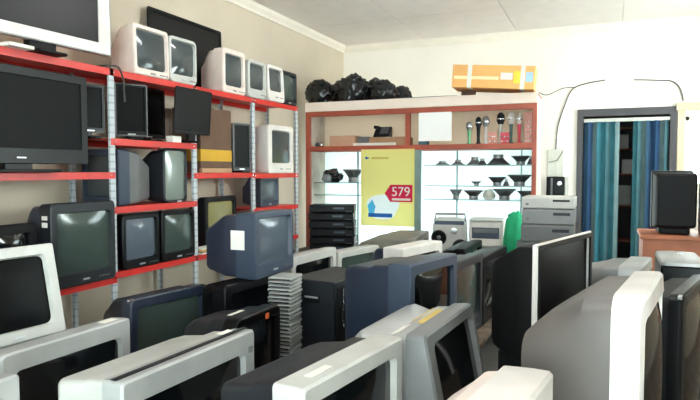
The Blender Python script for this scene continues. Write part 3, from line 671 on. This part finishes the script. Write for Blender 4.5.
# yellow poster with red price arrow
PO = thin_paper('yellow_poster', (255, 240, 152))
t = thing('yellow_poster', 'yellow poster with a red price arrow hanging in the cabinet', 'poster', (-2.29, CY0-.03, .86))
RTAG = thin_paper('red_print', (222, 50, 84)); BLUEP = thin_paper('blue_print', (50, 100, 170)); CYANP = thin_paper('cyan_print', (90, 185, 225))
WPRINT = thin_paper('white_print', (255, 255, 255)); OCHRE = thin_paper('ochre_print', (226, 200, 110))
def inside(p, poly):
    x, z = p; r = False
    for (x0, z0), (x1, z1) in zip(poly, poly[1:]+poly[:1]):
        if (z0 > z) != (z1 > z) and x < (x1-x0)*(z-z0)/(z1-z0)+x0: r = not r
    return r
pic = [(-.05+.19*math.cos(a)*(1+.12*math.sin(3*a)), .215+.16*math.sin(a)*(1+.1*math.cos(2*a))) for a in [2*math.pi*k/24 for k in range(24)]]
prints = [('price_arrow', [(-.03, .375), (.04, .47), (.305, .47), (.305, .275), (.04, .275)], RTAG), ('blue_band', [(-.23, .1), (-.23, .14), (.06, .14), (.06, .1)], BLUEP),
          ('cyan_figure', [(-.22, .14), (-.24, .23), (-.18, .30), (-.14, .22), (-.16, .14)], CYANP), ('white_picture', pic, WPRINT), ('emblem', [(-.27, .76), (-.27, .80), (-.21, .775)], BLUEP),
          ('faded_lettering', [(-.19, .765), (.02, .765), (.02, .79), (-.19, .79)], OCHRE), ('sheet', [(-9, -9), (9, -9), (9, 9), (-9, 9)], PO)]
cells = {p[0]: MB() for p in prints}; st = .0075
for a in range(86):
    for b in range(117):
        x, z = -.32+a*st, b*st; c = (x+st/2, z+st/2)
        n = next(p[0] for p in prints if inside(c, p[1]))
        cells[n].add([(x, 0, z), (x+st, 0, z), (x+st, 0, z+st), (x, 0, z+st)], [(0, 1, 2, 3)])
for n, _, m_ in prints:
    o = cells[n].build(n, m_, t, 0); bm = bmesh.new(); bm.from_mesh(o.data); bmesh.ops.remove_doubles(bm, verts=bm.verts, dist=.0005); bm.to_mesh(o.data); bm.free()
def text(body, size, loc, material, parent, name):
    cu = bpy.data.curves.new(name, 'FONT'); cu.body = body; cu.size = size; cu.extrude = .0008; cu.align_x = 'CENTER'
    tmp = bpy.data.objects.new(name, cu); C.objects.link(tmp)
    me = bpy.data.meshes.new_from_object(tmp.evaluated_get(bpy.context.evaluated_depsgraph_get())); bpy.data.objects.remove(tmp)
    me.name = name; me.materials.clear(); me.materials.append(material)
    o = bpy.data.objects.new(name, me); C.objects.link(o); o.parent = parent; o.location = loc; o.rotation_euler = (R(90), 0, 0); return o
text('579', .15, (.165, -.003, .345), PAPER, t, 'price_lettering')
MB().box(.06, .28, -.004, -.002, .295, .318).build('price_underline', PAPER, t, 0)

# ------------------------------------------------------------------ on top of the cabinet
CT = 2.301
for k, (x, y, sx, sz, lab) in enumerate([(-3.22, 6.66, .165, .285, 'lumpy black plastic bag at the rack end of the cabinet top'), (-3.02, 6.90, .165, .30, 'black plastic bag second from the rack on the cabinet top'), (-2.78, 6.66, .17, .32, 'tallest black plastic bag in the row on the cabinet top'),
                                  (-2.60, 6.90, .165, .29, 'black plastic bag beside the tallest one on the cabinet top'), (-2.40, 6.66, .15, .24, 'low black plastic bag in the row on the cabinet top'), (-2.24, 6.90, .11, .19, 'small black plastic bag nearest the orange box')]):
    t = thing('black_bag', lab, 'bag', (x, y, CT+.004))
    blob('bag_body', BAG, (0, 0, 0), sx, .10, sz*.56, k+1, .26, t, 4, True, 2.6, 0, .12)
    blob('bag_neck', BAG, (random.uniform(-.04, .04), -.02, sz*.66), sx*.55, .06, sz*.2, k+11, .3, t, 3, True, 2.4, 0, .14)
OB = mat('orange_carton_print', (248, 184, 108), .6, var=.1, scale=3)
t = thing('orange_box', 'long orange printed box on the cabinet top', 'box', (-1.10, 6.40, CT+.05), 4); t.rotation_euler = (0, R(4.2), R(4))
MB().bbox(-.42, .42, 0, .42, 0, .235, .004).build('carton', OB, t)
for x in (-.24, .30): MB().box(x-.022, x+.022, -.003, .424, -.002, .238).build('packing_tape', PAPER, t, 0)
MB().box(-.40, .06, -.002, 0, .085, .118).build('white_band', mat('cream_print', (252, 232, 180), .6), t, 0)
MB().box(.08, .20, -.003, 0, .09, .16).build('white_label', PAPER, t, 0); MB().box(.21, .275, -.003, 0, .055, .18).build('yellow_label', mat('bright_yellow', (252, 220, 70), .6), t, 0)
MB().box(.33, .40, -.003, 0, .07, .17).build('blue_label', mat('pale_blue_print', (170, 206, 236), .6), t, 0)
tag(MB().bbox(-1.47, -1.33, 6.62, 6.74, CT, CT+.062, .004).build('wooden_block', BROWN), 'small dark block propping up one end of the orange box', 'block')

# ------------------------------------------------------------------ back wall: cables, fuse board, curtain
CAB = mat('black_cable', (60, 56, 54), .6)
def cable(label, pts, r=.007):
    # smooth through points
    P = [Vector(p) for p in pts]; out = []
    for i in range(len(P)-1):
        p0, p1, p2, p3 = P[max(i-1, 0)], P[i], P[i+1], P[min(i+2, len(P)-1)]
        for k in range(6):
            s = k/6; out.append(.5*((2*p1)+(-p0+p2)*s+(2*p0-5*p1+4*p2-p3)*s*s+(-p0+3*p1-3*p2+p3)*s**3))
    out.append(P[-1]); o = MB().tube(out, r).build('wall_cable', CAB, None, 60); return tag(o, label, 'cable')
yc = YB-.012
cable('dark cable curving from the fuse board over the door', [(-.58, yc, 1.76), (-.56, yc, 2.05), (-.48, yc, 2.32), (-.40, yc, 2.50), (-.26, yc, 2.565), (-.02, yc, 2.60)])
cable('thin cable drooping from the cabinet top to the wall', [(-.66, 6.75, 2.32), (-.62, 7.3, 2.36), (-.5, 7.9, 2.5), (-.36, yc, 2.53)], .005)
cable('dark cable along the wall above the window', [(.30, yc, 2.585), (.55, yc, 2.565), (.72, yc, 2.54), (.80, yc, 2.44), (.83, yc, 2.31)])
cable('thin cable lying along the cabinet fascia', [(-2.15, 6.56, 2.309), (-1.8, 6.55, 2.309), (-1.5, 6.57, 2.309)], .005)
t = thing('fuse_board', 'pale fuse board with a black meter beside the door', 'fuse board', (-.56, YB, 1.18))
MB().bbox(-.115, .075, -.02, 0, .24, .58, .004).build('back_board', mat('pale_board', (206, 204, 194), .7), t)
mt_ = MB().bbox(-.12, .09, -.09, 0, -.04, .235, .008).build('meter', BLACK, t)
MB().lathe([(.001, 0), (.032, 0), (.028, .008), (.001, .01)], .035, -.09, .15, 16, 'y').build('dial', CHROME, mt_)
MB().box(-.07, -.045, -.094, -.09, -.03, .22).build('cover_strip', GREY, mt_, 0)
MB().box(.10, .14, -.05, 0, -.04, .23).build('conduit', PALE, t, 0)
MB().tube([(-.10, -.025, .42), (0, -.03, .44), (.07, -.025, .56)], .005).build('wire', CAB, t)
# curtain of folding slats
cur = thing('folding_curtain', 'blue and teal folding slat curtain hanging in the doorway', 'curtain', ((DX0+DX1)/2, YB-.02, 0))
ctr = (DX0+DX1)/2
MB().box(DX0-ctr+.005, DX1-ctr-.005, -.015, .025, 2.09, 2.13).build('rail', PALE, cur, 0)
SC = [mat('slat_blue', (48, 80, 108), .5), mat('slat_teal', (54, 116, 130), .5), mat('slat_grey_teal', (98, 122, 124), .5), mat('slat_deep_blue', (36, 68, 104), .5), mat('slat_sea', (70, 106, 114), .5)]
order = [0, 3, 2, 1, 1, 4, 3, 1, 2]
def slat(x0, x1, ci, k):
    dz = .03; z0, z1 = .03, 2.09; y0, y1 = ((-.03, .03) if k % 2 else (.03, -.03)); n = 4
    m = MB(); A = []; B = []
    for i in range(n+1):
        s = i/n; x = x0+(x1-x0)*s; y = y0+(y1-y0)*s + .012*math.sin(math.pi*s); A.append((x, y)); B.append((x, y+.004))
    loop = A + B[::-1]
    m.loft([[(x, y, z0) for x, y in loop], [(x, y, z1) for x, y in loop]]); m.build('slat', SC[ci], cur, 50)
x = DX0+.01-ctr; k = 0
seqL = [0, 3, 2, 1, 1, 4, 1, 2]; seqR = [1, 4, 2, 0, 3, 3, 2, 4]
wl = (.155-DX0-.01)/len(seqL)
for c in seqL: slat(x, x+wl, c, k); x += wl; k += 1
x = .305-ctr; wr = (DX1-.01-.305)/len(seqR)
for c in seqR: slat(x, x+wr, c, k); x += wr; k += 1
# store room shelf seen through the gap
t = thing('store_shelf', 'shelving unit in the dark room behind the curtain', 'shelf', (.15, 9.5, 0))
for zz in (.5, 1.0, 1.45, 1.80, 2.1): MB().box(-.5, .5, -.15, .25, zz-.02, zz).build('shelf_board', ORWOOD, t, 0)
for sx in (-.5, .48): MB().box(sx, sx+.02, -.15, .25, 0, 2.25).build('side_panel', ORWOOD, t, 0)
for k, (x, z, w, h, mm, lab) in enumerate([(.22, 1.801, .16, .2, PAPER, 'white carton on the store room shelf behind the curtain'), (.10, 1.451, .14, .18, CARD, 'brown carton on the store room shelf behind the curtain'), (.30, 1.451, .16, .2, WHITE, 'white appliance box on the middle store room shelf'), (.24, 1.001, .2, .28, PALE, 'pale carton low on the store room shelf')]):
    tag(MB().bbox(x-w/2, x+w/2, 9.38, 9.6, z, z+h, .006).build('store_carton', mm), lab, 'box')

# ------------------------------------------------------------------ desk at the window
t = thing('wooden_desk', 'orange wooden desk under the window', 'desk', (.85, 5.5, 0))
MB().bbox(-.57, .6, 0, .62, .93, .965, .005).build('desk_top', ORWOOD, t); MB().box(-.55, .58, .03, .05, .2, .93).build('front_panel', ORWOOD, t, 0)
for sx in (-.55, .555): MB().box(sx, sx+.025, .05, .6, 0, .93).build('side_panel', ORWOOD, t, 0)
crt('monitor', 'black boxy computer monitor seen from behind on the desk', (.535, 5.97, .966), 181, .32, .50, .40, BLACK, DULL, SCR, .1, taper=.9, drop=.05, r=.015, stand=.03, cat='monitor')
t = thing('white_appliance', 'tall white appliance standing on the desk beside the monitor', 'appliance', (.875, 5.56, .966))
MB().bbox(-.14, .2, 0, .3, 0, .58, .012).build('casing', WHITE, t); MB().bbox(-.13, .19, -.01, .004, .02, .4, .006).build('door_panel', WHITE, t); MB().bbox(.12, .15, -.025, 0, .25, .36, .004).build('handle', SILVER, t)

cable('black power cable hanging over the rack top beside the portable television', [(-3.22, 3.12, 2.197), (-3.12, 3.17, 2.205), (-3.075, 3.22, 2.20), (-3.072, 3.26, 2.13), (-3.075, 3.27, 2.05), (-3.075, 3.275, 1.97)], .007)
